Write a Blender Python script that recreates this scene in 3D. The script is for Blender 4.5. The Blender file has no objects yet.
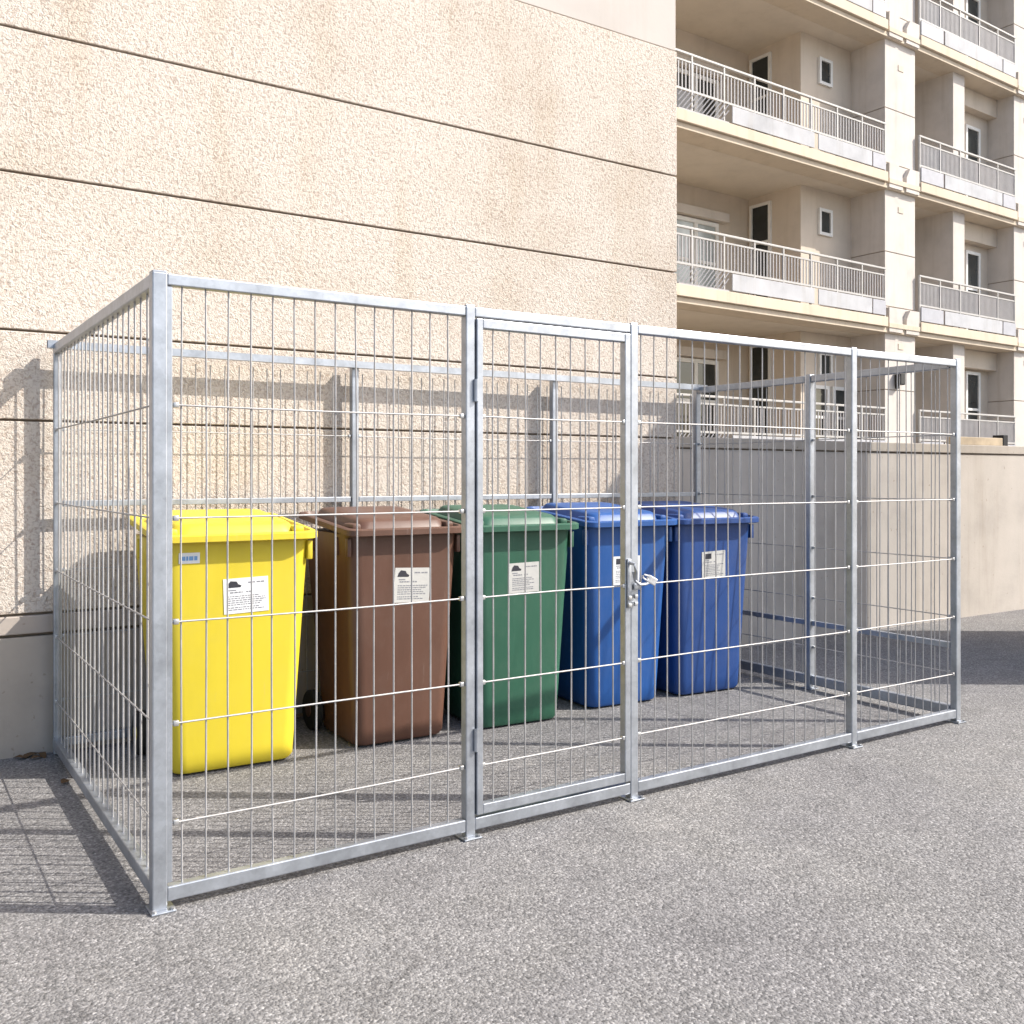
import bpy, bmesh, math, random
from mathutils import Vector, Matrix
random.seed(11)
C = bpy.context.scene.collection
R = math.radians
scene = bpy.context.scene

# ------------------------------------------------------------------ materials
def nodes(name):
    m = bpy.data.materials.new(name); m.use_nodes = True
    nt = m.node_tree; b = nt.nodes['Principled BSDF']
    return m, nt, b
def N(nt, typ, **kw):
    n = nt.nodes.new(typ)
    for k, v in kw.items():
        if k in n.inputs.keys(): n.inputs[k].default_value = v
        else: setattr(n, k, v)
    return n
def ramp(nt, fac, stops):
    r = nt.nodes.new('ShaderNodeValToRGB'); el = r.color_ramp.elements
    while len(el) < len(stops): el.new(0.5)
    for e, (p, c) in zip(el, stops):
        e.position = p; e.color = (*c, 1) if len(c) == 3 else c
    nt.links.new(fac, r.inputs[0]); return r.outputs[0]
def coords(nt, scale=None, obj=True):
    t = nt.nodes.new('ShaderNodeTexCoord'); o = t.outputs['Object']
    if scale:
        m = nt.nodes.new('ShaderNodeMapping'); m.inputs['Scale'].default_value = scale
        nt.links.new(o, m.inputs['Vector']); o = m.outputs[0]
    return o
def noise(nt, vec, scale, detail=4, rough=.55, dist=0):
    n = N(nt, 'ShaderNodeTexNoise', Scale=scale, Detail=detail, Roughness=rough, Distortion=dist)
    nt.links.new(vec, n.inputs['Vector']); return n.outputs['Fac']
def mix(nt, a, b, fac, mode='MIX'):
    m = nt.nodes.new('ShaderNodeMix'); m.data_type = 'RGBA'; m.blend_type = mode
    for s, v in ((m.inputs[0], fac), (m.inputs[6], a), (m.inputs[7], b)):
        if hasattr(v, 'node'): nt.links.new(v, s)
        else: s.default_value = v if isinstance(v, (int, float)) else (*v, 1)
    return m.outputs[2]
def math_(nt, op, a, b=0.0):
    m = nt.nodes.new('ShaderNodeMath'); m.operation = op
    for s, v in ((m.inputs[0], a), (m.inputs[1], b)):
        if hasattr(v, 'node'): nt.links.new(v, s)
        else: s.default_value = v
    return m.outputs[0]
def bump(nt, b, h, dist, strength=1.0, prev=None):
    n = N(nt, 'ShaderNodeBump', Distance=dist, Strength=strength)
    nt.links.new(h, n.inputs['Height'])
    if prev: nt.links.new(prev, n.inputs['Normal'])
    nt.links.new(n.outputs[0], b.inputs['Normal']); return n.outputs[0]

def m_asphalt():
    m, nt, b = nodes('asphalt'); v = coords(nt)
    vo = N(nt, 'ShaderNodeTexVoronoi', Scale=135.0, Randomness=1.0); nt.links.new(v, vo.inputs['Vector'])
    stone = ramp(nt, math_(nt, 'FRACT', math_(nt, 'MULTIPLY', vo.outputs['Color'], 1.0)),
                 [(0, (.096, .096, .096)), (.35, (.160, .158, .157)), (.7, (.220, .217, .215)), (1, (.35, .346, .343))])
    fine = noise(nt, v, 75, 3, .6)
    tone = ramp(nt, fine, [(.3, (.68, .67, .67)), (.5, (1, 1, 1)), (.7, (1.25, 1.24, 1.23))])
    c = mix(nt, stone, tone, 1.0, 'MULTIPLY')
    big = ramp(nt, noise(nt, v, .8, 6, .62, .4), [(.3, (.80, .79, .80)), (.47, (.98, .97, .97)), (.6, (1.04, 1.03, 1.01)), (.74, (1.15, 1.13, 1.09))])
    st = ramp(nt, noise(nt, v, 2.3, 3, .5, .8), [(.22, (.72, .71, .71)), (.30, (1, 1, 1))])
    c = mix(nt, c, st, .7, 'MULTIPLY')
    wn = N(nt, 'ShaderNodeTexVoronoi', Scale=.55, feature='DISTANCE_TO_EDGE'); 
    wv = N(nt, 'ShaderNodeVectorMath', operation='ADD'); nz = N(nt, 'ShaderNodeTexNoise', Scale=2.2, Detail=6.0)
    nt.links.new(v, nz.inputs['Vector']); nt.links.new(v, wv.inputs[0]); nt.links.new(nz.outputs['Color'], wv.inputs[1]); nt.links.new(wv.outputs[0], wn.inputs['Vector'])
    ck = ramp(nt, wn.outputs['Distance'], [(0, (.55, .54, .53)), (.0035, (.8, .8, .8)), (.006, (1, 1, 1))])
    gate = ramp(nt, noise(nt, v, .7, 2, .5), [(.52, (0, 0, 0)), (.60, (.6, .6, .6))])
    c = mix(nt, c, ck, gate, 'MULTIPLY')
    c = mix(nt, c, big, 1.0, 'MULTIPLY')
    med = ramp(nt, noise(nt, v, 5, 4, .6), [(.3, (.88, .87, .87)), (.6, (1.04, 1.03, 1.03))])
    c = mix(nt, c, med, 1.0, 'MULTIPLY')
    nt.links.new(c, b.inputs['Base Color']); b.inputs['Roughness'].default_value = .92
    b.inputs['Specular IOR Level'].default_value = .25
    h = math_(nt, 'ADD', math_(nt, 'MULTIPLY', vo.outputs['Distance'], -0.9), fine)
    bump(nt, b, h, .0042, .8)
    return m
def m_render(name, base, pit_tone, grain=40, depth=.012, stain=True):
    m, nt, b = nodes(name); v = coords(nt)
    n1 = noise(nt, v, grain, 3, .55, .9)
    n2 = noise(nt, v, grain * 2.6, 2, .5, .4)
    h = math_(nt, 'ADD', math_(nt, 'MULTIPLY', n1, 1.0), math_(nt, 'MULTIPLY', n2, .4))
    c = ramp(nt, n1, [(.30, pit_tone), (.44, tuple(.5 * (x + y) for x, y in zip(base, pit_tone))), (.52, base), (1, tuple(min(.9, x * 1.08) for x in base))])  # base colour turns darker in the low parts of the grain
    if stain:
        s = ramp(nt, noise(nt, v, .8, 6, .62), [(.3, (.86, .82, .77)), (.5, (1, 1, 1)), (.72, (1.06, 1.06, 1.07))])
        c = mix(nt, c, s, 1.0, 'MULTIPLY')
        vs = coords(nt, (2.2, 2.2, .35))
        s2 = ramp(nt, noise(nt, vs, 1.5, 5, .6), [(.34, (.90, .86, .80)), (.46, (1, 1, 1))])
        c = mix(nt, c, s2, .6, 'MULTIPLY')
    nt.links.new(c, b.inputs['Base Color']); b.inputs['Roughness'].default_value = .95
    b.inputs['Specular IOR Level'].default_value = .15
    bump(nt, b, h, depth, 1.0)
    return m
def m_concrete(name, base, var=.10, spots=True, bdist=.0015, streak=.5):
    m, nt, b = nodes(name); v = coords(nt)
    lo = tuple(x * (1 - var * 1.6) for x in base); hi = tuple(min(.9, x * (1 + var)) for x in base)
    c = ramp(nt, noise(nt, v, 1.7, 7, .62), [(.3, lo), (.5, base), (.72, hi)])
    vs = coords(nt, (4, 4, .3))
    st = ramp(nt, noise(nt, vs, 1.2, 6, .65), [(.33, (.80, .77, .72)), (.48, (1, 1, 1))])
    c = mix(nt, c, st, streak, 'MULTIPLY')
    if spots:
        sp = ramp(nt, noise(nt, v, 26, 3, .5), [(.27, (.62, .58, .53)), (.33, (1, 1, 1))])
        c = mix(nt, c, sp, .8, 'MULTIPLY')
    nt.links.new(c, b.inputs['Base Color']); b.inputs['Roughness'].default_value = .88
    b.inputs['Specular IOR Level'].default_value = .25
    bump(nt, b, noise(nt, v, 45, 5, .7), bdist, .8)
    return m
def m_galv(name, base=(.62, .64, .67), rough=.42, metal=.8):
    m, nt, b = nodes(name); v = coords(nt)
    vo = N(nt, 'ShaderNodeTexVoronoi', Scale=70.0); nt.links.new(v, vo.inputs['Vector'])
    n = noise(nt, v, 9, 5, .65)
    c = ramp(nt, n, [(.3, tuple(x * .78 for x in base)), (.55, base), (.75, tuple(min(.92, x * 1.14) for x in base))])
    sp = ramp(nt, math_(nt, 'FRACT', vo.outputs['Color']), [(0, (.90, .90, .90)), (1, (1.06, 1.06, 1.06))])
    c = mix(nt, c, sp, .8, 'MULTIPLY')
    nt.links.new(c, b.inputs['Base Color'])
    b.inputs['Metallic'].default_value = metal
    r = nt.nodes.new('ShaderNodeMapRange'); nt.links.new(n, r.inputs[0])
    r.inputs[3].default_value = rough - .08; r.inputs[4].default_value = rough + .14
    nt.links.new(r.outputs[0], b.inputs['Roughness'])
    bump(nt, b, n, .0012, .4)
    return m
def m_plastic(name, base, fade=.14):
    m, nt, b = nodes(name); v = coords(nt)
    lo = tuple(x * (1 - fade) for x in base); hi = tuple(min(.95, x * (1 + fade) + .006) for x in base)
    vs = coords(nt, (3, 3, .6))
    c = ramp(nt, noise(nt, vs, 2.4, 6, .65), [(.28, lo), (.5, base), (.75, hi)])
    sc = ramp(nt, noise(nt, coords(nt, (26, 26, 2.0)), 2.0, 4, .7), [(.27, (.45, .45, .45)), (.36, (0, 0, 0))])
    c = mix(nt, c, (.36, .34, .31), math_(nt, 'MULTIPLY', sc, .25))
    scr = ramp(nt, noise(nt, coords(nt, (5, 5, 60)), 2.0, 5, .75, .6), [(.235, (.6, .6, .6)), (.28, (0, 0, 0))])
    c = mix(nt, c, (.30, .29, .27), math_(nt, 'MULTIPLY', scr, .6))
    du = ramp(nt, noise(nt, v, 3.2, 6, .7), [(.48, (0, 0, 0)), (.72, (1, 1, 1))])
    c = mix(nt, c, (.27, .25, .22), math_(nt, 'MULTIPLY', du, .07))
    nt.links.new(c, b.inputs['Base Color'])
    b.inputs['Roughness'].default_value = .46; b.inputs['Specular IOR Level'].default_value = .42
    h = math_(nt, 'ADD', math_(nt, 'MULTIPLY', noise(nt, v, 7, 2, .5), .8), math_(nt, 'MULTIPLY', noise(nt, v, 320, 2, .5), .05))
    bump(nt, b, h, .004, .5)
    return m
def m_plain(name, col, rough=.6, metal=0.0, var=.06, spec=.4):
    m, nt, b = nodes(name); v = coords(nt)
    c = ramp(nt, noise(nt, v, 6, 5, .6), [(.3, tuple(x * (1 - var * 1.5) for x in col)), (.7, tuple(min(.95, x * (1 + var)) for x in col))])
    nt.links.new(c, b.inputs['Base Color'])
    b.inputs['Roughness'].default_value = rough; b.inputs['Metallic'].default_value = metal
    b.inputs['Specular IOR Level'].default_value = spec
    return m
def m_glass(name, col=(.03, .035, .035), rough=.06):
    m, nt, b = nodes(name); v = coords(nt)
    c = ramp(nt, noise(nt, v, 1.3, 4, .6), [(.35, tuple(x * .7 for x in col)), (.65, tuple(x * 1.35 for x in col))])
    nt.links.new(c, b.inputs['Base Color']); b.inputs['Roughness'].default_value = rough
    b.inputs['Specular IOR Level'].default_value = .6
    return m

M = dict(
    asphalt=m_asphalt(),
    rough=m_render('rough_cast_render', (.585, .522, .454), (.395, .318, .262), 64, .0075),
    smooth=m_concrete('smooth_render', (.49, .445, .405), .04, False, .0008, .3),
    plinth=m_concrete('plinth_concrete', (.40, .35, .30), .10),
    ledge=m_concrete('ledge_concrete', (.40, .345, .30), .07),
    groove=m_plain('joint_mortar', (.25, .20, .155), .95),
    garden=m_concrete('garden_wall_concrete', (.42, .385, .35), .11, True, .002, .6),
    cap=m_concrete('cap_concrete', (.36, .325, .285), .10),
    galv=m_galv('galvanised_steel', (.40,.425,.465), .40, .75),
    wire=m_galv('galvanised_wire', (.40, .39, .385), .6, .5),
    bolt=m_galv('bolt_steel', (.52, .52, .52), .35),
    chrome=m_galv('padlock_steel', (.86, .86, .86), .28, .7),
    dark=m_plain('tube_shade_and_block', (.02, .02, .022), .9),  # shade painted inside the rail tube, also the beam's dark end block
    yellow=m_plastic('yellow_plastic', (.60, .475, .030), .05),
    brown=m_plastic('brown_plastic', (.100, .047, .030)),
    green=m_plastic('green_plastic', (.024, .095, .057)),
    blue=m_plastic('bright_blue_plastic', (.010, .070, .25)),
    navy=m_plastic('faded_blue_plastic', (.013, .052, .195)),
    rubber=m_plain('black_rubber', (.02, .02, .02), .8),
    axle=m_galv('axle_steel', (.5, .5, .5), .4),
    paper=m_plain('white_paper', (.72, .72, .72), .6, 0, .03),
    greypaper=m_plain('weathered_paper', (.50, .49, .46), .7, 0, .08),
    ink=m_plain('dark_ink', (.03, .03, .04), .7),
    greyink=m_plain('grey_ink', (.22, .22, .24), .7),
    blueink=m_plain('blue_ink', (.16, .32, .58), .7),
    facade=m_concrete('facade_concrete', (.53, .485, .44), .07, False, .001, .5),
    loggia=m_concrete('loggia_render', (.56, .485, .40), .06, False, .001, .3),
    slab=m_concrete('slab_edge', (.56, .475, .37), .06, False, .001, .45),
    soffit=m_concrete('soffit_paint', (.60, .53, .44), .05, False, .0006, .2),
    rail=m_plain('painted_rail', (.40, .385, .365), .5),
    bars=m_plain('painted_bars', (.31, .30, .305), .5),
    panel=m_concrete('parapet_panel', (.43, .43, .44), .12, False, .0006, .5),
    greypanel=m_plain('grey_sheet', (.36, .36, .385), .6),
    frame=m_plain('white_frame', (.70, .69, .66), .5),
    glass=m_glass('window_glass'),
    paleglass=m_glass('curtained_glass', (.36, .40, .40), .15),
    lampblack=m_plain('black_lamp', (.015, .015, .015), .5),
    timber=m_plain('timber', (.38, .31, .22), .8, 0, .18),
    leaf=m_plain('dry_leaf', (.13, .075, .035), .9, 0, .3),
    door=m_plain('shadow_tower_door', (.10, .16, .13), .5),  # doors of the added shadow-casting tower
)

# ------------------------------------------------------------------ mesh builder
class MB:
    def __init__(s): s.v = []; s.f = []; s.m = []
    def add(s, vs, fs, mi=0):
        o = len(s.v); s.v += [tuple(v) for v in vs]; s.f += [tuple(i + o for i in f) for f in fs]; s.m += [mi] * len(fs)
    def box(s, a, b, mi=0, bev=0.0, mat=None):
        x0, y0, z0 = a; x1, y1, z1 = b
        if bev <= 0:
            vs = [(x0,y0,z0),(x1,y0,z0),(x1,y1,z0),(x0,y1,z0),(x0,y0,z1),(x1,y0,z1),(x1,y1,z1),(x0,y1,z1)]
            fs = [(0,3,2,1),(4,5,6,7),(0,1,5,4),(1,2,6,5),(2,3,7,6),(3,0,4,7)]
        else:
            bm = bmesh.new(); bmesh.ops.create_cube(bm, size=1)
            for v in bm.verts:
                v.co = Vector(((x0+x1)/2 + v.co.x*(x1-x0), (y0+y1)/2 + v.co.y*(y1-y0), (z0+z1)/2 + v.co.z*(z1-z0)))
            bmesh.ops.bevel(bm, geom=bm.edges[:], offset=bev, segments=2, affect='EDGES', profile=.5)
            bm.verts.index_update()
            vs = [v.co.copy() for v in bm.verts]; fs = [tuple(v.index for v in f.verts) for f in bm.faces]; bm.free()
        if mat is not None: vs = [mat @ Vector(v) for v in vs]
        s.add(vs, fs, mi); return s
    def tube(s, pts, r, n=6, mi=0, cap=True):
        pts = [Vector(p) for p in pts]; rings = []
        for i, p in enumerate(pts):
            d = (pts[min(i+1, len(pts)-1)] - pts[max(i-1, 0)]).normalized()
            up = Vector((0,0,1)) if abs(d.z) < .9 else Vector((1,0,0))
            a = d.cross(up).normalized(); b = d.cross(a)
            rings.append([p + a*(r*math.cos(2*math.pi*k/n)) + b*(r*math.sin(2*math.pi*k/n)) for k in range(n)])
        s.loft(rings, mi, cap, cap); return s
    def loft(s, rings, mi=0, cap0=True, cap1=True):
        n = len(rings[0]); vs = [v for r in rings for v in r]; fs = []
        for i in range(len(rings)-1):
            for k in range(n):
                a, b = i*n+k, i*n+(k+1) % n
                fs.append((a, b, b+n, a+n))
        if cap0: fs.append(tuple(range(n-1, -1, -1)))
        if cap1: fs.append(tuple((len(rings)-1)*n + k for k in range(n)))
        s.add(vs, fs, mi); return s
    def hollow(s, a, b, w, t=.003, inner=1):
        # square tube along x, a near-black core paints the shade inside its ends
        x0, y, z = a; x1 = b
        h = w/2
        s.box((x0, y-h, z-h), (x1, y+h, z-h+t)); s.box((x0, y-h, z+h-t), (x1, y+h, z+h))
        s.box((x0, y-h, z-h+t), (x1, y-h+t, z+h-t)); s.box((x0, y+h-t, z-h+t), (x1, y+h, z+h-t))
        s.box((x0+.012, y-h+t, z-h+t), (x1-.012, y+h-t, z+h-t), inner); return s
    def build(s, name, mats, parent=None, smooth=False, angle=32, recalc=True):
        me = bpy.data.meshes.new(name); me.from_pydata(s.v, [], s.f)
        mats = mats if isinstance(mats, (list, tuple)) else [mats]
        for m in mats: me.materials.append(m)
        for p, mi in zip(me.polygons, s.m): p.material_index = mi
        if recalc:
            bm = bmesh.new(); bm.from_mesh(me); bmesh.ops.recalc_face_normals(bm, faces=bm.faces[:]); bm.to_mesh(me); bm.free()
        if smooth:
            for p in me.polygons: p.use_smooth = True
            me.set_sharp_from_angle(angle=R(angle))
        o = bpy.data.objects.new(name, me); C.objects.link(o)
        if parent: o.parent = parent
        return o
def tag(o, label=None, cat=None, group=None, kind=None):
    if label: o['label'] = label
    if cat: o['category'] = cat
    if group: o['group'] = group
    if kind: o['kind'] = kind
    return o
def empty(name, loc=(0,0,0), rz=0.0):
    o = bpy.data.objects.new(name, None); C.objects.link(o)
    o.location = loc; o.rotation_euler = (0,0,rz); o.empty_display_size = .2
    return o
def rrect(hw, y0, y1, z, r, n=5, x=0.0, shear=0.0):
    pts = []
    for cx, cy, a0 in ((hw-r, y1-r, 0), (-hw+r, y1-r, 90), (-hw+r, y0+r, 180), (hw-r, y0+r, 270)):
        for k in range(n+1):
            a = R(a0 + 90*k/n); yy = cy + r*math.sin(a)
            pts.append(Vector((x + cx + r*math.cos(a), yy, z + shear*yy)))
    return pts

# ------------------------------------------------------------------ ground
g = MB(); g.add([(-400,-400,0),(400,-400,0),(400,400,0),(-400,400,0)], [(0,1,2,3)])
tag(g.build('ground', M['asphalt']), 'grey speckled asphalt yard around the bin cage', 'ground', kind='structure')

# ------------------------------------------------------------------ rendered building on the left
WY, WX = 1.992, 3.923
b1 = empty('rendered_building', (-4.0, WY, 0)); 
tag(b1, 'beige rough cast building with dark horizontal panel joints behind the cage', 'building')
X0 = -9.0; X1 = WX + 4.0; D1 = 7.0
mb = MB()
lv = [.652, 1.549, 1.964, 2.69, 3.354, 4.218]
for z0, z1 in zip(lv[:-1], lv[1:]):
    mb.box((X0, 0, z0 + .006), (X1, D1, z1 - .005), 0, .004)
mb.build('rough_wall', M['rough'], b1)
MB().box((X0, .012, 4.224), (X1, D1, 10.4), 0, .004).build('smooth_wall', M['smooth'], b1)
MB().box((X0+.03, .025, .55), (X1-.03, D1-.03, 4.3)).build('joint_backing', M['groove'], b1)
MB().box((X0, -.012, .563), (X1, D1, .646), 0, .005).build('ledge', M['ledge'], b1)
MB().box((X0, -.006, -.3), (X1, D1, .549), 0, .004).build('plinth', M['plinth'], b1)
MB().box((X0-.1, -.1, 10.405), (X1+.1, D1+.1, 10.6)).build('roof', M['ledge'], b1)

# ------------------------------------------------------------------ garden wall
gw = empty('garden_wall', (8, 2.16, 0)); tag(gw, 'low beige concrete boundary wall with a flat grey cap, right of the cage', 'wall')
MB().box((WX-8+.002, 0, -.3), (22, .2, 1.483), 0, .004).build('wall_body', M['garden'], gw)
MB().box((WX-8+.003, -.014, 1.492), (22, .214, 1.57), 0, .006).build('cap', M['cap'], gw)
MB().box((WX-8+.01, .02, 1.47), (21.9, .18, 1.5)).build('joint', M['groove'], gw)
tb = MB().box((-.40, -.05, 0), (.36, .05, .075), 0, .006); tb.box((.36, -.055, -.0), (.44, .055, .105), 1, .006)
o = tb.build('timber_beam', [M['timber'], M['dark']]); o.location = (7.93, 2.25, 1.5705)
tag(o, 'short tan timber beam with a dark end block lying on the garden wall', 'beam')

# ------------------------------------------------------------------ apartment building
F0 = 9.347; PX = 16.388
ab = empty('apartment_building', (PX, F0, 0), R(2.4))
tag(ab, 'cream apartment block with stacked balconies, square piers and barred railings behind the garden wall', 'building')
S = [1.36, 4.16, 7.07, 10.12, 13.1]
TOP = 13.5
xs = {'bl': -8.0, 'p0': -9.1, 'p1': 0.0, 'p1e': 1.061, 'p2': 5.08, 'p2e': 6.14, 'end': 10.0}
YB, YK, XK = 2.124, .794, -1.64      # loggia back wall, block front, block left
def piece(name, mat, *boxes, bev=0):
    m = MB()
    for a, b in boxes: m.box(a, b, 0, bev)
    return m.build(name, mat, ab)
# piers with panel joints
for k in (('p0', xs['p0'], xs['bl']), ('p1', xs['p1'], xs['p1e']), ('p2', xs['p2'], xs['p2e'])):
    m = MB(); xa, xb = k[1], k[2]
    cuts = [-.2]
    for s in S[:-1]: cuts += [s + .55, s + 1.66]
    cuts.append(TOP)
    for z0, z1 in zip(cuts[:-1], cuts[1:]):
        m.box((xa, 0, z0+.008), (xb, 2.3, z1-.008), 0, .006)
    m.box((xa+.02, .02, -.1), (xb-.02, 2.2, TOP-.1), 1)
    for s in S[:-1]:                   # corbel blocks either side of a V notch, and a vent
        zt = s + .53
        for sg in (-1, 1):
            cx = (xa+xb)/2
            prof = [(cx+sg*.06, s+.02), (cx+sg*.53, s+.02), (cx+sg*.53, zt-.02), (cx+sg*.2, zt-.02), (cx+sg*.08, s+.32)]
            f = [(x, -.10, z) for x, z in prof]; bk = [(x, .03, z) for x, z in prof]
            m.loft([[Vector(p) for p in f], [Vector(p) for p in bk]])
        m.box((cx-.08, -.012, s+2.5), (cx+.1, .02, s+2.62), 2, .004)
    m.build('pier', [M['facade'], M['groove'], M['loggia']], ab)
# loggia walls
piece('back_wall', M['loggia'], ((xs['bl'], YB, -.2), (XK, YB+.3, TOP)))
piece('back_wall', M['loggia'], ((xs['p1e'], 1.45, -.2), (2.68, 1.8, TOP)))
piece('stair_block', M['loggia'], ((XK, YK, -.2), (0.0, YB+.3, TOP)), bev=.006)
piece('window_wall', M['loggia'], ((3.14, .622, -.2), (xs['p2'], 1.0, TOP)))
piece('fin', M['facade'], ((2.68, .10, -.2), (3.14, 1.9, TOP)), bev=.006)
piece('end_wall', M['facade'], ((xs['p2e'], .25, -.2), (xs['end'], 2.3, TOP)))
piece('end_wall', M['facade'], ((xs['p0']-4, .25, -.2), (xs['p0'], 2.3, TOP)))
piece('rear_block', M['facade'], ((xs['p0']-4, 2.45, -.2), (xs['end'], 8.5, TOP)))
for s in S:
    a, b = xs['p0']-.02, xs['p2e']+.02
    m = MB()
    m.box((a, -.07, s), (b, 2.35, s+.10), 1, .005)            # lower step (soffit)
    for xa, xb in ((xs['bl']+.01, -.08), (xs['p1e']+.02, xs['p2']-.08)):
        m.box((xa, -.13, s+.105), (xb, 2.3, s+.30), 0, .008)   # lip carrying the railing
    for xa, xb in ((xs['bl']-1.1, xs['bl']+.01), (-.02, xs['p1e']+.02), (xs['p2']-.02, xs['p2e']+.02)):
        m.box((xa, -.115, s+.10), (xb, .1, s+.20), 0, .006)
    m.box((a, .4, s-.004), (b, 2.3, s+.02), 2)
    m.build('floor_slab', [M['slab'], M['slab'], M['soffit']], ab)
MB().box((xs['p0']-4.2, -.3, TOP), (xs['end']+.2, 8.7, TOP+.25)).build('roof', M['slab'], ab)

# windows: frame with panes behind
def window(p0, axis, w, z0, z1, panes, glass, tr=None, fw=.06, out=-1):
    """p0 = left lower corner; axis 'x' (faces -y) or 'y' (faces -x)"""
    fr, pn = MB(), MB()
    def bx(mbx, a0, a1, d0, d1, za, zb, bev=0):
        if axis == 'x': mbx.box((p0[0]+a0, p0[1]+d0, za), (p0[0]+a1, p0[1]+d1, zb), 0, bev)
        else: mbx.box((p0[0]+d0, p0[1]+a0, za), (p0[0]+d1, p0[1]+a1, zb), 0, bev)
    bx(fr, 0, w, -.05, .02, z0, z0+fw); bx(fr, 0, w, -.05, .02, z1-fw, z1)
    bx(fr, 0, fw, -.05, .02, z0+fw, z1-fw); bx(fr, w-fw, w, -.05, .02, z0+fw, z1-fw)
    for i in range(1, panes):
        x = w*i/panes; bx(fr, x-fw*.6, x+fw*.6, -.045, .02, z0+fw, z1-fw)
    if tr: 
        for i in range(panes):
            a = w*i/panes + fw*.8; c = w*(i+1)/panes - fw*.8
            bx(fr, a, c, -.042, .02, z0+(z1-z0)*tr, z0+(z1-z0)*tr+fw*.8)
    bx(pn, fw*.5, w-fw*.5, -.018, .01, z0+fw*.5, z1-fw*.5)
    f = fr.build('window', M['frame'], ab); pn.build('pane', glass, f); return f
for i, s in enumerate(S[:-1]):
    hh = S[i+1] - s
    window((XK, YK+.72, 0), 'y', .55, s+.55, s+hh-.16, 1, M['glass'], .62)
    window((-1.10, YK, 0), 'x', .42, s+hh-.92, s+hh-.38, 1, M['glass'])
    window((-5.2, YB, 0), 'x', 2.6, s+.32, s+2.25, 4, M['paleglass'] if i in (1, 3) else M['glass'], .55, .08)
    window((-7.6, YB, 0), 'x', 1.9, s+.32, s+2.25, 3, M['glass'], .55, .08)
    window((4.05, .622, 0), 'x', .62, s+.32, s+2.33, 1, M['glass'], .55, .07)
    piece('blind_box', M['facade'], ((-7.7, YB-.16, s+2.28), (-2.4, YB+.02, s+2.46)), bev=.006)
    # lintel above the right bay's window wall
    piece('lintel', M['loggia'], ((3.145, .40, s+hh-.42), (xs['p2']-.005, .66, s+hh-.01)), bev=.004)
    # window of the next bay at the far right
    window((6.4, .25, 0), 'x', 1.3, s+.9, s+2.2, 2, M['paleglass'], None, .07)
# ground floor terrace doors seen through the mesh
for k in range(2):
    window((-1.45+.78*k, YK-.004, 0), 'x', .66, 1.76, 3.1, 1, M['glass'], .5, .07)

def railing(xa, xb, s, y, spans, white=(), slats=(), grey=(), step=.085):
    m = MB()
    zt, z2, zb = s+1.27, s+1.14, s+.66
    m.box((xa, y-.025, zt-.019), (xb, y+.025, zt+.019), 0, .006)
    m.box((xa, y-.015, z2-.014), (xb, y+.015, z2+.014), 0)
    m.box((xa, y-.018, zb-.018), (xb, y+.018, zb+.018), 0)
    n = max(2, round((xb-xa)/spans))
    for i in range(n+1):
        x = min(max(xa + (xb-xa)*i/n, xa+.025), xb-.025)
        m.box((x-.016, y-.020, s+.30), (x+.016, y+.020, zt-.018), 0)
    nb = int((xb-xa)/step)
    for i in range(1, nb):
        x = xa + (xb-xa)*i/nb
        m.box((x-.011, y-.008, zb), (x+.011, y+.008, z2), 1)
    r = m.build('balcony_railing', [M['rail'], M['bars']], ab)
    for a, b in white:
        MB().box((a, y-.045, s+.33), (b, y-.026, s+.62), 0, .004).build('parapet_panel', M['panel'], r)
    for a, b in grey:
        MB().box((a, y-.04, s+.33), (b, y-.026, s+.62), 0, .003).build('sheet_panel', M['greypanel'], r)
    for a, b in slats:
        q = MB(); z0, z1 = s+.33, s+.63
        q.box((a, y-.03, z0-.03), (b, y-.01, z0), 0)
        kk = int((b-a)/.095)
        for i in range(-3, kk):
            x0 = a + i*.095; pa = [x0, z0]; pb = [x0+.28, z1]
            if pa[0] < a: t = (a-pa[0])/.28; pa = [a, z0+(z1-z0)*t]
            if pb[0] > b: t = (pb[0]-b)/.28; pb = [b, z1-(z1-z0)*t]
            if pb[0]-pa[0] > .03:
                q.tube([(pa[0], y-.02, pa[1]), (pb[0], y-.02, pb[1])], .012, 4)
        q.build('slat_panel', M['bars'], r)
    return r
for i, s in enumerate(S[:-1]):
    railing(xs['bl']+.02, -.10, s, -.07, .78, [(-4.65, -2.4), (-2.28, -.60)], [(-5.95, -4.72), (-7.9, -6.05)], [(-.56, -.13)])
    r = railing(xs['p1e']+.02, xs['p2']-.10, s, -.07, .72, [(2.0, 4.35)], [], [(1.12, 1.95), (4.40, 4.95)], .05)
    if i >= 2:
        MB().box((1.35, -.035, s+.70), (2.0, -.02, s+1.10), 0, .003).build('parapet_panel', M['panel'], r)
lm = MB().box((.30, -.16, 3.12), (.47, -.02, 3.38), 0, .02); lm.box((.345, -.06, 3.05), (.425, .01, 3.15), 0, .008)
lm.build('wall_lamp', M['lampblack'], ab)

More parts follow.
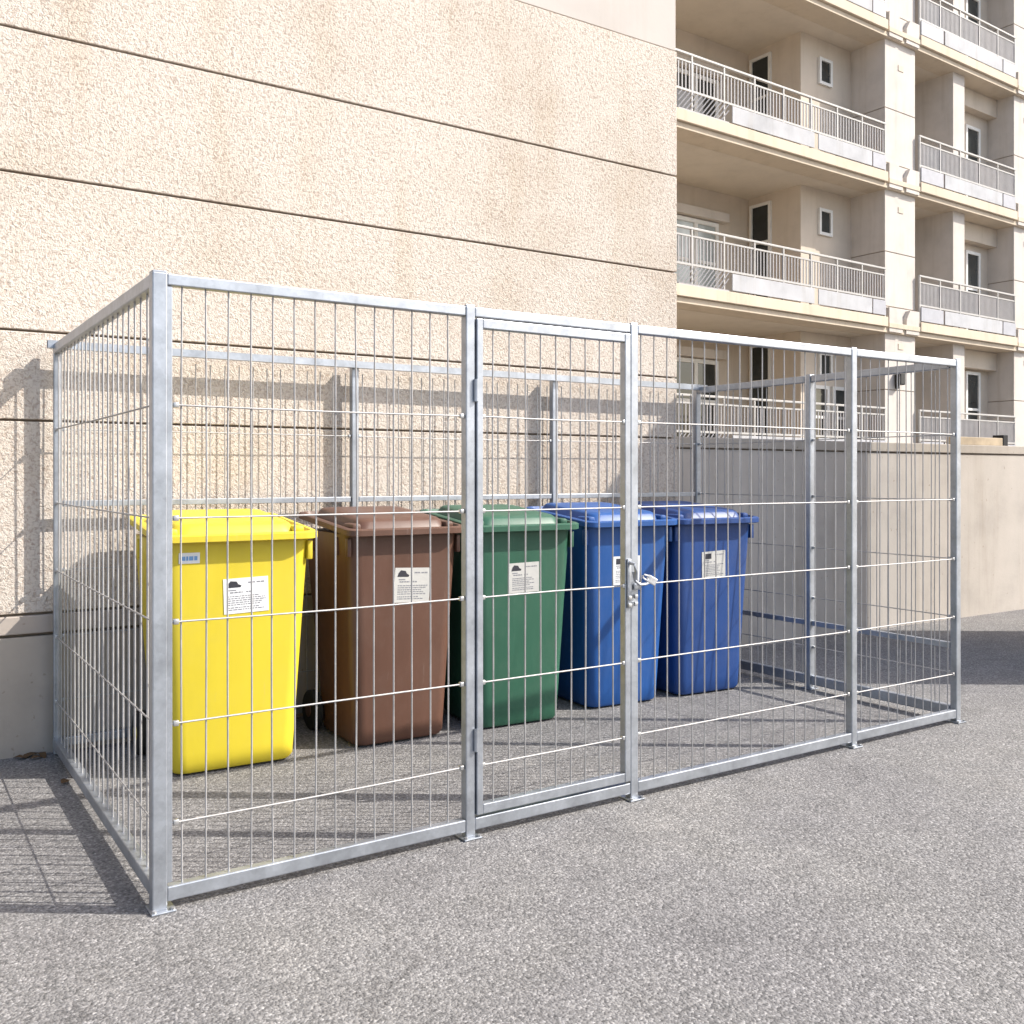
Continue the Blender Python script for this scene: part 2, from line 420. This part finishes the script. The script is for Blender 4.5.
# ------------------------------------------------------------------ bin cage
H, D, W = 1.9, 1.925, 4.045
XP = [0.0, 1.0726, 1.8338, 3.1988, W]
XBK = [0.0, 1.488, 2.83, W]
ZH = [.255, .552, .857, 1.168, 1.508]
cage = empty('bin_cage', (0, 0, 0))
tag(cage, 'galvanised steel mesh cage with a closed door, enclosing the five wheelie bins', 'cage')
def post(x, y, w=.04, h=H, plate=True, dx=0, dy=0):
    m = MB().box((x-w/2, y-w/2, .006), (x+w/2, y+w/2, h), 0, .004)
    p = m.build('post', M['galv'], cage)
    q = MB().box((x-w/2+.001, y-w/2+.001, h-.002), (x+w/2-.001, y+w/2-.001, h+.005), 0, .002); q.build('post_cap', M['galv'], p)
    if plate:
        q = MB().box((x-.036+dx, y-.040+dy, .001), (x+.036+dx, y+.040+dy, .007), 0, .002)
        for sx in (-1, 1):
            q.tube([(x+sx*.027+dx, y-.031+dy, .006), (x+sx*.027+dx, y-.031+dy, .014)], .007, 6, 1)
        q.build('base_plate', [M['galv'], M['bolt']], p)
    return p
for i, x in enumerate(XP): post(x, 0, .044 if i == 0 else .038, H, True, .008 if i == 0 else 0, 0)
for x in XBK: post(x, D, .04 if x > 0 else .03, H+.014, x > 0)
post(W, .955, .045)
def rail(name, a, b, parent=cage, bev=.004, mat='galv'):
    return MB().box(a, b, 0, bev).build(name, M[mat], parent)
hr = .02
# front rails
for xa, xb in zip(XP[:-1], XP[1:]):
    g0 = .0225 if xa == 0 else .0195
    rail('top_rail', (xa+g0, -.017, H-.036), (xb-.0195, .017, H-.001))
    rail('bottom_rail', (xa+g0, -.0175, .026), (xb-.0195, .017, .070))
# side rails
rail('top_rail', (-hr, .026, H-.042), (hr, D-.016, H-.001))
rail('bottom_rail', (-hr, .026, .04), (hr, D-.016, .085))
for ya, yb in ((.026, .929), (.981, D-.024)):
    rail('top_rail', (W-hr, ya, H-.042), (W+hr, yb, H-.001))
    rail('bottom_rail', (W-hr, ya, .03), (W+hr, yb, .085))
    rail('middle_rail', (W-.012, ya, .385), (W+.012, yb, .415), bev=.002)
# back rails: the long top tube shows its dark painted core at the ends
mb = MB().hollow((-.045, D-.035, H-.004), W+.05, .036, .003, 1)
mb.build('top_rail', [M['galv'], M['dark']], cage)
for xa, xb in zip(XBK[:-1], XBK[1:]):
    rail('bottom_rail', (xa+.024, D-hr, .04), (xb-.024, hr+D, .08))
    rail('middle_rail', (xa+.024, D-.014, 1.15), (xb-.024, D+.010, 1.178), bev=.002)
# mesh panels
def mesh_panel(x0, y0, x1, y1, z0, z1, step, parent=cage, off=0.0, r=.0029, rh=.0030, zs=ZH, first=None, lug=True, ext=.006):
    m = MB(); a = Vector((x0, y0, 0)); d = Vector((x1-x0, y1-y0, 0)); L = d.length; d.normalize()
    nrm = Vector((d.y, -d.x, 0))
    t = first if first else (L - int((L-.03)/step)*step)/2
    while t < L-.012:
        bow = random.gauss(0, .0028); bow2 = random.gauss(0, .0012); pts = []
        for k in range(7):
            f = k/6; p = a + d*(t + bow*math.sin(math.pi*f) + bow2*math.sin(2*math.pi*f)) + nrm*(off + .5*bow2*math.sin(math.pi*f))
            pts.append((p.x, p.y, z0 + (z1-z0)*f))
        m.tube(pts, r, 6); t += step
    for z in zs:
        pts = []; sag = random.gauss(0, .002)
        for k in range(5):
            f = k/4; p = a + d*(L*f) + nrm*(off+.006)
            pts.append((p.x, p.y, z + sag*math.sin(math.pi*f)))
        pts[0] = tuple(Vector(pts[0]) - d*ext); pts[-1] = tuple(Vector(pts[-1]) + d*.006)
        m.tube(pts, rh, 6)
        if lug:
            for f in (.004, .996):
                p = a + d*(L*f) + nrm*(off+.004)
                m.box((p.x-.008, p.y-.008, z-.008), (p.x+.008, p.y+.008, z+.008), 1, .002)
    return m.build('mesh_panel', [M['wire'], M['bolt']], parent, True, 50)
e = .03
def flange(x, s):
    MB().box((x, -.012, .08), (x+s*.016, .006, H-.038) if s > 0 else (x+.026, .006, H-.044), 0, .002).build('flange', M['galv'], cage)
flange(.0225, 1)
mesh_panel(XP[0]+.046, 0, XP[1]-.026, 0, .07, H-.03, .0707, first=.0235, ext=.018)
mesh_panel(XP[2]+.026, 0, XP[3]-.026, 0, .07, H-.03, .0705)
mesh_panel(XP[3]+.026, 0, XP[4]-.026, 0, .07, H-.03, .0705)
mesh_panel(0, D-.02, 0, .024, .07, H-.03, .0870, off=0, r=.0037)
mesh_panel(W, .981, W, D-.026, .07, H-.03, .0720, off=0)
mesh_panel(W, .027, W, .929, .07, H-.03, .0720, off=0)
for xa, xb in zip(XBK[:-1], XBK[1:]):
    mesh_panel(xa+.024, D+.0, xb-.024, D+.0, .07, H-.05, .0730, zs=[.255, .552, .857, 1.508])
# door
dr = empty('door', (0, 0, 0)); dr.parent = cage
dx0, dx1, dz0, dz1 = XP[1]+.022, XP[2]-.026, .080, 1.858
m = MB()
m.box((dx0, -.026, dz0), (dx0+.026, .008, dz1), 0, .003); m.box((dx1-.028, -.026, dz0), (dx1, .008, dz1), 0, .003)
m.box((dx0+.0262, -.025, dz0), (dx1-.0282, .008, dz0+.036), 0, .003); m.box((dx0+.0262, -.025, dz1-.034), (dx1-.0282, .008, dz1), 0, .003)
for z in (.35, 1.6):
    m.tube([(dx0-.004, -.026, z-.04), (dx0-.004, -.026, z+.04)], .008, 8)
m.build('door_frame', M['galv'], dr)
mp = mesh_panel(dx0+.026, -.012, dx1-.028, -.012, dz0+.03, dz1-.03, .0700, parent=dr, zs=ZH)
# latch: slotted plate on the door stile, staple and hooked bar over the post
m = MB(); lx = dx1-.012; lz = .885
m.box((lx-.010, -.034, lz-.115), (lx+.010, -.028, lz+.080), 0, .002)
m.tube([(lx, -.034, lz+.065), (lx+.004, -.062, lz+.060), (lx+.006, -.066, lz+.03), (lx+.008, -.06, lz+.0)], .0075, 8)
m.tube([(lx+.004, -.05, lz+.03), (lx+.010, -.055, lz-.005), (lx+.03, -.058, lz-.022), (lx+.07, -.052, lz-.022), (lx+.095, -.046, lz-.012)], .006, 8)
m.box((XP[2]-.014, -.034, lz-.045), (XP[2]+.02, -.026, lz-.02), 0, .002)
for dz in (-.105, -.075):
    m.box((lx-.008, -.040, lz+dz-.008), (lx+.008, -.032, lz+dz+.008), 1, .002)
    m.box((XP[2]-.012, -.036, lz+dz-.004), (XP[2]+.004, -.026, lz+dz+.012), 1, .002)
m.build('latch', [M['galv'], M['bolt']], dr, True, 40)
# padlock hanging in the latch
pl = empty('padlock', (XP[2]+.058, -.052, lz-.008)); tag(pl, 'small silver padlock hooked in the latch of the cage door', 'padlock')
pl.scale = (.82, .82, .82); pl.rotation_euler = (R(8), R(28), R(-6))
MB().box((-.024, -.011, -.017), (.028, .011, .019), 0, .004).build('lock_body', M['chrome'], pl)
MB().tube([(-.020, 0, .008), (-.034, 0, .010), (-.050, 0, .006), (-.054, 0, -.002), (-.048, 0, -.010), (-.034, 0, -.012), (-.02, 0, -.010)], .0042, 8).build('shackle', M['chrome'], pl, True)

# ------------------------------------------------------------------ wheelie bins
def make_bin(name, mat, label, cx, yf, rz, sticker='paper', blue_tag=False, kind='', sx=0.0, sz=.765, srot=0.0, sscale=1.0, wide=1.05):
    t = empty('wheelie_bin', (cx, yf, 0), rz); t.scale = (wide, 1, 1)
    tag(t, label, 'wheelie bin', 'wheelie bins in the cage')
    # local frame: y = 0 at the front foot, growing towards the wall
    b = MB()
    rings = []
    prof = [(.012, .218, .010, .44, .05), (.03, .230, 0, .455, .055), (.10, .234, -.004, .462, .058), (.30, .244, -.013, .485, .06),
            (.60, .259, -.027, .525, .062), (.90, .274, -.041, .568, .062), (.985, .279, -.045, .576, .062), (1.018, .280, -.047, .578, .062)]
    for z, hw, y0, y1, r in prof: rings.append(rrect(hw, y0, y1, z, r, 6))
    b.loft(rings)
    # gussets under the collar at the corners, ribs along the sides
    for sxx in (-1, 1):
        for yy in (-.030, .10, .42):
            b.box((sxx*.276-.010, yy-.012, .915), (sxx*.276+.010, yy+.02, 1.0), 0, .004)
    # wheel housings at the rear foot
    bd = b.build('body', mat, t, True, 38)
    # sticker with its print
    def on_front(x, z, d):   # slope of the front face
        y = -.004 - (z-.10)*(.037/.80) - d
        return Vector((x, y, z))
    s = MB(); w, h = .182*sscale, .168*sscale
    ca, sa = math.cos(srot), math.sin(srot)
    def P(u, v, d):
        u2, v2 = (u*ca - v*sa)*1.0, u*sa + v*ca
        return on_front(sx+u2, sz+v2, d)
    def quad(u0, v0, u1, v1, mi, d):
        a = [P(u0, v0, d), P(u1, v0, d), P(u1, v1, d), P(u0, v1, d)]; c = [P(u0, v0, d-.0012), P(u1, v0, d-.0012), P(u1, v1, d-.0012), P(u0, v1, d-.0012)]
        s.loft([a, c], mi)
    quad(-w/2, -h/2, w/2, h/2, 0, .0022)
    rnd = random.Random(name + 'sheet')
    # dark emblem in the upper left corner: a cap-like blob
    if kind == 'square':
        quad(-w*.40, h*.22, -w*.10, h*.42, 1, .003)
    else:
        pr = [(-.43, .24), (-.12, .24), (-.10, .29), (-.17, .33), (-.21, .41), (-.34, .43), (-.40, .35)]
        s.loft([[P(u*w, v*h, .003) for u, v in pr], [P(u*w, v*h, .002) for u, v in pr]], 1)
    er = rnd.uniform(-.02, .02)
    quad(-w*(.40+er), h*.15, -w*(.22+er), h*.18, 2, .003)
    for u0, u1, v in ((.05, .20, .36), (.24, .42, .36), (-.36, -.08, .10), (.0, .12, .10)):
        x = u0
        while x < u1: 
            l = rnd.uniform(.03, .08); quad(x*w, (v-.018)*h, min(x+l, u1)*w, (v+.018)*h, 2, .003); x += l+.018
    for v in (-.01, -.07, -.13, -.19, -.25, -.33, -.39):
        x = -.40; end = rnd.uniform(.12, .42)
        while x < end:
            l = rnd.uniform(.02, .09); quad(x*w, (v-.013)*h, min(x+l, .43)*w, (v+.013)*h, 2, .003); x += l+.02
    if kind == 'square':
        pass
    s.build('sticker', [M[sticker], M['ink'], M['greyink']], bd)
    if blue_tag:
        q = MB(); x0, z0, w2, h2 = -.215, .920, .074, .046
        def on(x, z, d): return on_front(x, z, d)
        def qd(xa, za, xb, zb, mi, d):
            q.loft([[on(xa, za, d), on(xb, za, d), on(xb, zb, d), on(xa, zb, d)], [on(xa, za, d-.0012), on(xb, za, d-.0012), on(xb, zb, d-.0012), on(xa, zb, d-.0012)]], mi)
        qd(x0, z0, x0+w2, z0+h2, 0, .0025)
        x = x0+.010
        for l in (.016, .010, .018, .014): qd(x, z0+.013, x+l-.003, z0+.031, 1, .0033); x += l
        q.build('sticker', [M['paper'], M['blueink']], bd)
    # lid
    l = MB(); f, bk = -.105, .615
    def rr(inx, iny0, iny1, z, r): return rrect(.302-inx, f+iny0, bk-iny1, z, r, 6, 0, .09)
    rings = [rr(.012, .012, .01, 1.018, .05), rr(0, 0, 0, 1.023, .06), rr(0, 0, 0, 1.048, .06), rr(.006, .006, .006, 1.052, .056), rr(.024, .026, .02, 1.053, .05),
             rr(.032, .034, .026, 1.036, .05), rr(.072, .085, .06, 1.034, .05), rr(.082, .102, .075, 1.072, .06), rr(.092, .118, .088, 1.082, .06), rr(.13, .17, .13, 1.086, .06), rr(.2, .27, .24, 1.088, .05)]
    l.loft(rings, 0, True, True)
    # finger grips at both front corners of the dome
    for sg in (-1, 1):
        l.box((sg*.235-.022, f+.075, 1.03), (sg*.235+.022, f+.20, 1.068), 0, .012)
    # hinge barrel and lugs along the back
    l.tube([(-.21, bk-.004, 1.085), (.21, bk-.004, 1.085)], .018, 10)
    l.build('lid', mat, t, True, 40)
    h = MB()
    for sg in (-1, 1): h.tube([(sg*.2, .585, .955), (sg*.2, .630, .965), (sg*.2, .638, .985)], .013, 8)
    h.tube([(-.23, .632, .985), (.23, .632, .985)], .014, 8); h.build('handle', mat, t, True)
    for sg in (-1, 1):
        wm = MB(); rw = []
        for x, r in ((-.022, .075), (-.022, .092), (-.016, .1), (.016, .1), (.022, .092), (.022, .075)):
            rw.append([Vector((sg*.262+x, .47 + r*math.cos(2*math.pi*k/20), .1 + r*math.sin(2*math.pi*k/20))) for k in range(20)])
        wm.loft(rw, 0); wm.tube([(sg*.262-.026, .47, .1), (sg*.262+.026, .47, .1)], .035, 12, 1)
        wm.build('wheel', [M['rubber'], mat], t, True)
    MB().tube([(-.25, .47, .1), (.25, .47, .1)], .01, 8).build('axle', M['axle'], t, True)
    return t
make_bin('y', M['yellow'], 'bright yellow wheelie bin with a white sheet sticker and a small blue tag', .625, 1.25, R(-2), 'paper', True, '', 0.03, .77, R(2), .92, 1.18)
make_bin('b', M['brown'], 'dark brown wheelie bin between the yellow and the green one', 1.432, 1.235, R(-1), 'greypaper', False, '', .035, .765, R(-2.5))
make_bin('g', M['green'], 'dark green wheelie bin between the brown one and the blue ones', 2.09, 1.185, R(-4), 'greypaper', False, '', .0, .77, R(1.5), .92)
make_bin('u', M['blue'], 'bright blue wheelie bin behind the latch, next to the green one', 2.825, 1.225, R(-3.5), 'paper', False, 'square', -.02, .765, 0, .95)
make_bin('n', M['navy'], 'faded navy blue wheelie bin, rightmost of the five', 3.447, 1.185, R(-4), 'greypaper', False, 'square', -.01, .77, R(2.5), .93)

# ------------------------------------------------------------------ dry leaves by the wall foot
for i, (x, y, rz, sc) in enumerate(((-.105, 1.955, .4, 1.1), (-.06, 1.93, 1.7, .9), (-.15, 1.94, 2.6, .8), (-.035, 1.45, .9, .9), (-.09, 1.90, 3.3, .7))):
    m = MB(); pr = [(-.04, 0, .004), (-.02, .018, .012), (.01, .02, .014), (.04, .004, .006), (.012, -.016, .016), (-.018, -.014, .01)]
    m.loft([[Vector((a*sc, b*sc, c)) for a, b, c in pr], [Vector((a*sc, b*sc, c+.0012)) for a, b, c in pr]])
    o = m.build('dry_leaf', M['leaf']); o.location = (x, y, .001); o.rotation_euler = (random.uniform(-.2, .2), random.uniform(-.2, .2), rz)
    tag(o, 'small brown dry leaf on the asphalt near the left rear foot of the cage', 'leaf', 'dry leaves by the cage')

# ------------------------------------------------------------------ unseen tower added right of the frame to cast the yard shadow, form invented
kk = empty('shadow_tower', (7.45, .03, 0)); tag(kk, 'unseen flat roofed concrete tower added right of the bin cage to cast the yard shadow', 'tower')
MB().box((-1.05, -.55, -.1), (1.05, .55, 4.3), 0, .01).build('tower_wall', M['garden'], kk)
MB().box((-1.1, -.6, 4.302), (1.1, .6, 4.4), 0, .01).build('roof', M['cap'], kk)
for sx in (-1, 1):
    m = MB().box((sx*.46-.44, -.575, .1), (sx*.46+.44, -.552, 2.1), 0, .004)
    for k in range(8): m.box((sx*.46-.3, -.59, 1.4+k*.06), (sx*.46+.3, -.57, 1.43+k*.06), 0)
    d = m.build('door', M['door'], kk)
    MB().box((sx*.1-.015, -.61, 1.0), (sx*.1+.015, -.577, 1.14), 0, .004).build('handle', M['galv'], d)

# ------------------------------------------------------------------ light, sky, camera
SUN = Vector((.82, -.572, .86 * math.hypot(.82, .572)))
az = math.atan2(SUN.x, SUN.y); el = math.atan2(SUN.z, math.hypot(SUN.x, SUN.y))
ld = bpy.data.lights.new('sun', 'SUN'); ld.energy = 3.75; ld.angle = R(.5); ld.color = (1, .955, .88)
lo = bpy.data.objects.new('sun', ld); C.objects.link(lo); lo.location = (8, -8, 12)
lo.rotation_euler = (-SUN).to_track_quat('-Z', 'Y').to_euler()
w = bpy.data.worlds.new('World'); scene.world = w; w.use_nodes = True
nt = w.node_tree; bg = nt.nodes['Background']
sk = nt.nodes.new('ShaderNodeTexSky'); sk.sky_type = 'NISHITA'; sk.sun_disc = False
sk.sun_elevation = el; sk.sun_rotation = az; sk.air_density = 1.0; sk.dust_density = 2.5; sk.ozone_density = 1.0
nt.links.new(sk.outputs[0], bg.inputs[0]); bg.inputs[1].default_value = .15

cd = bpy.data.cameras.new('camera'); cam = bpy.data.objects.new('camera', cd); C.objects.link(cam)
cam.location = (-.7085, -3.0084, 1.2993); cam.rotation_euler = (R(90), 0, -.5795)
cd.sensor_width = 36; cd.lens = 974.66/1024*36; cd.shift_y = -(512-474.47)/1024; cd.clip_start = .05; cd.clip_end = 2000
scene.camera = cam
scene.view_settings.view_transform = 'Standard'; scene.view_settings.look = 'None'
scene.view_settings.gamma = 1; scene.view_settings.exposure = .92
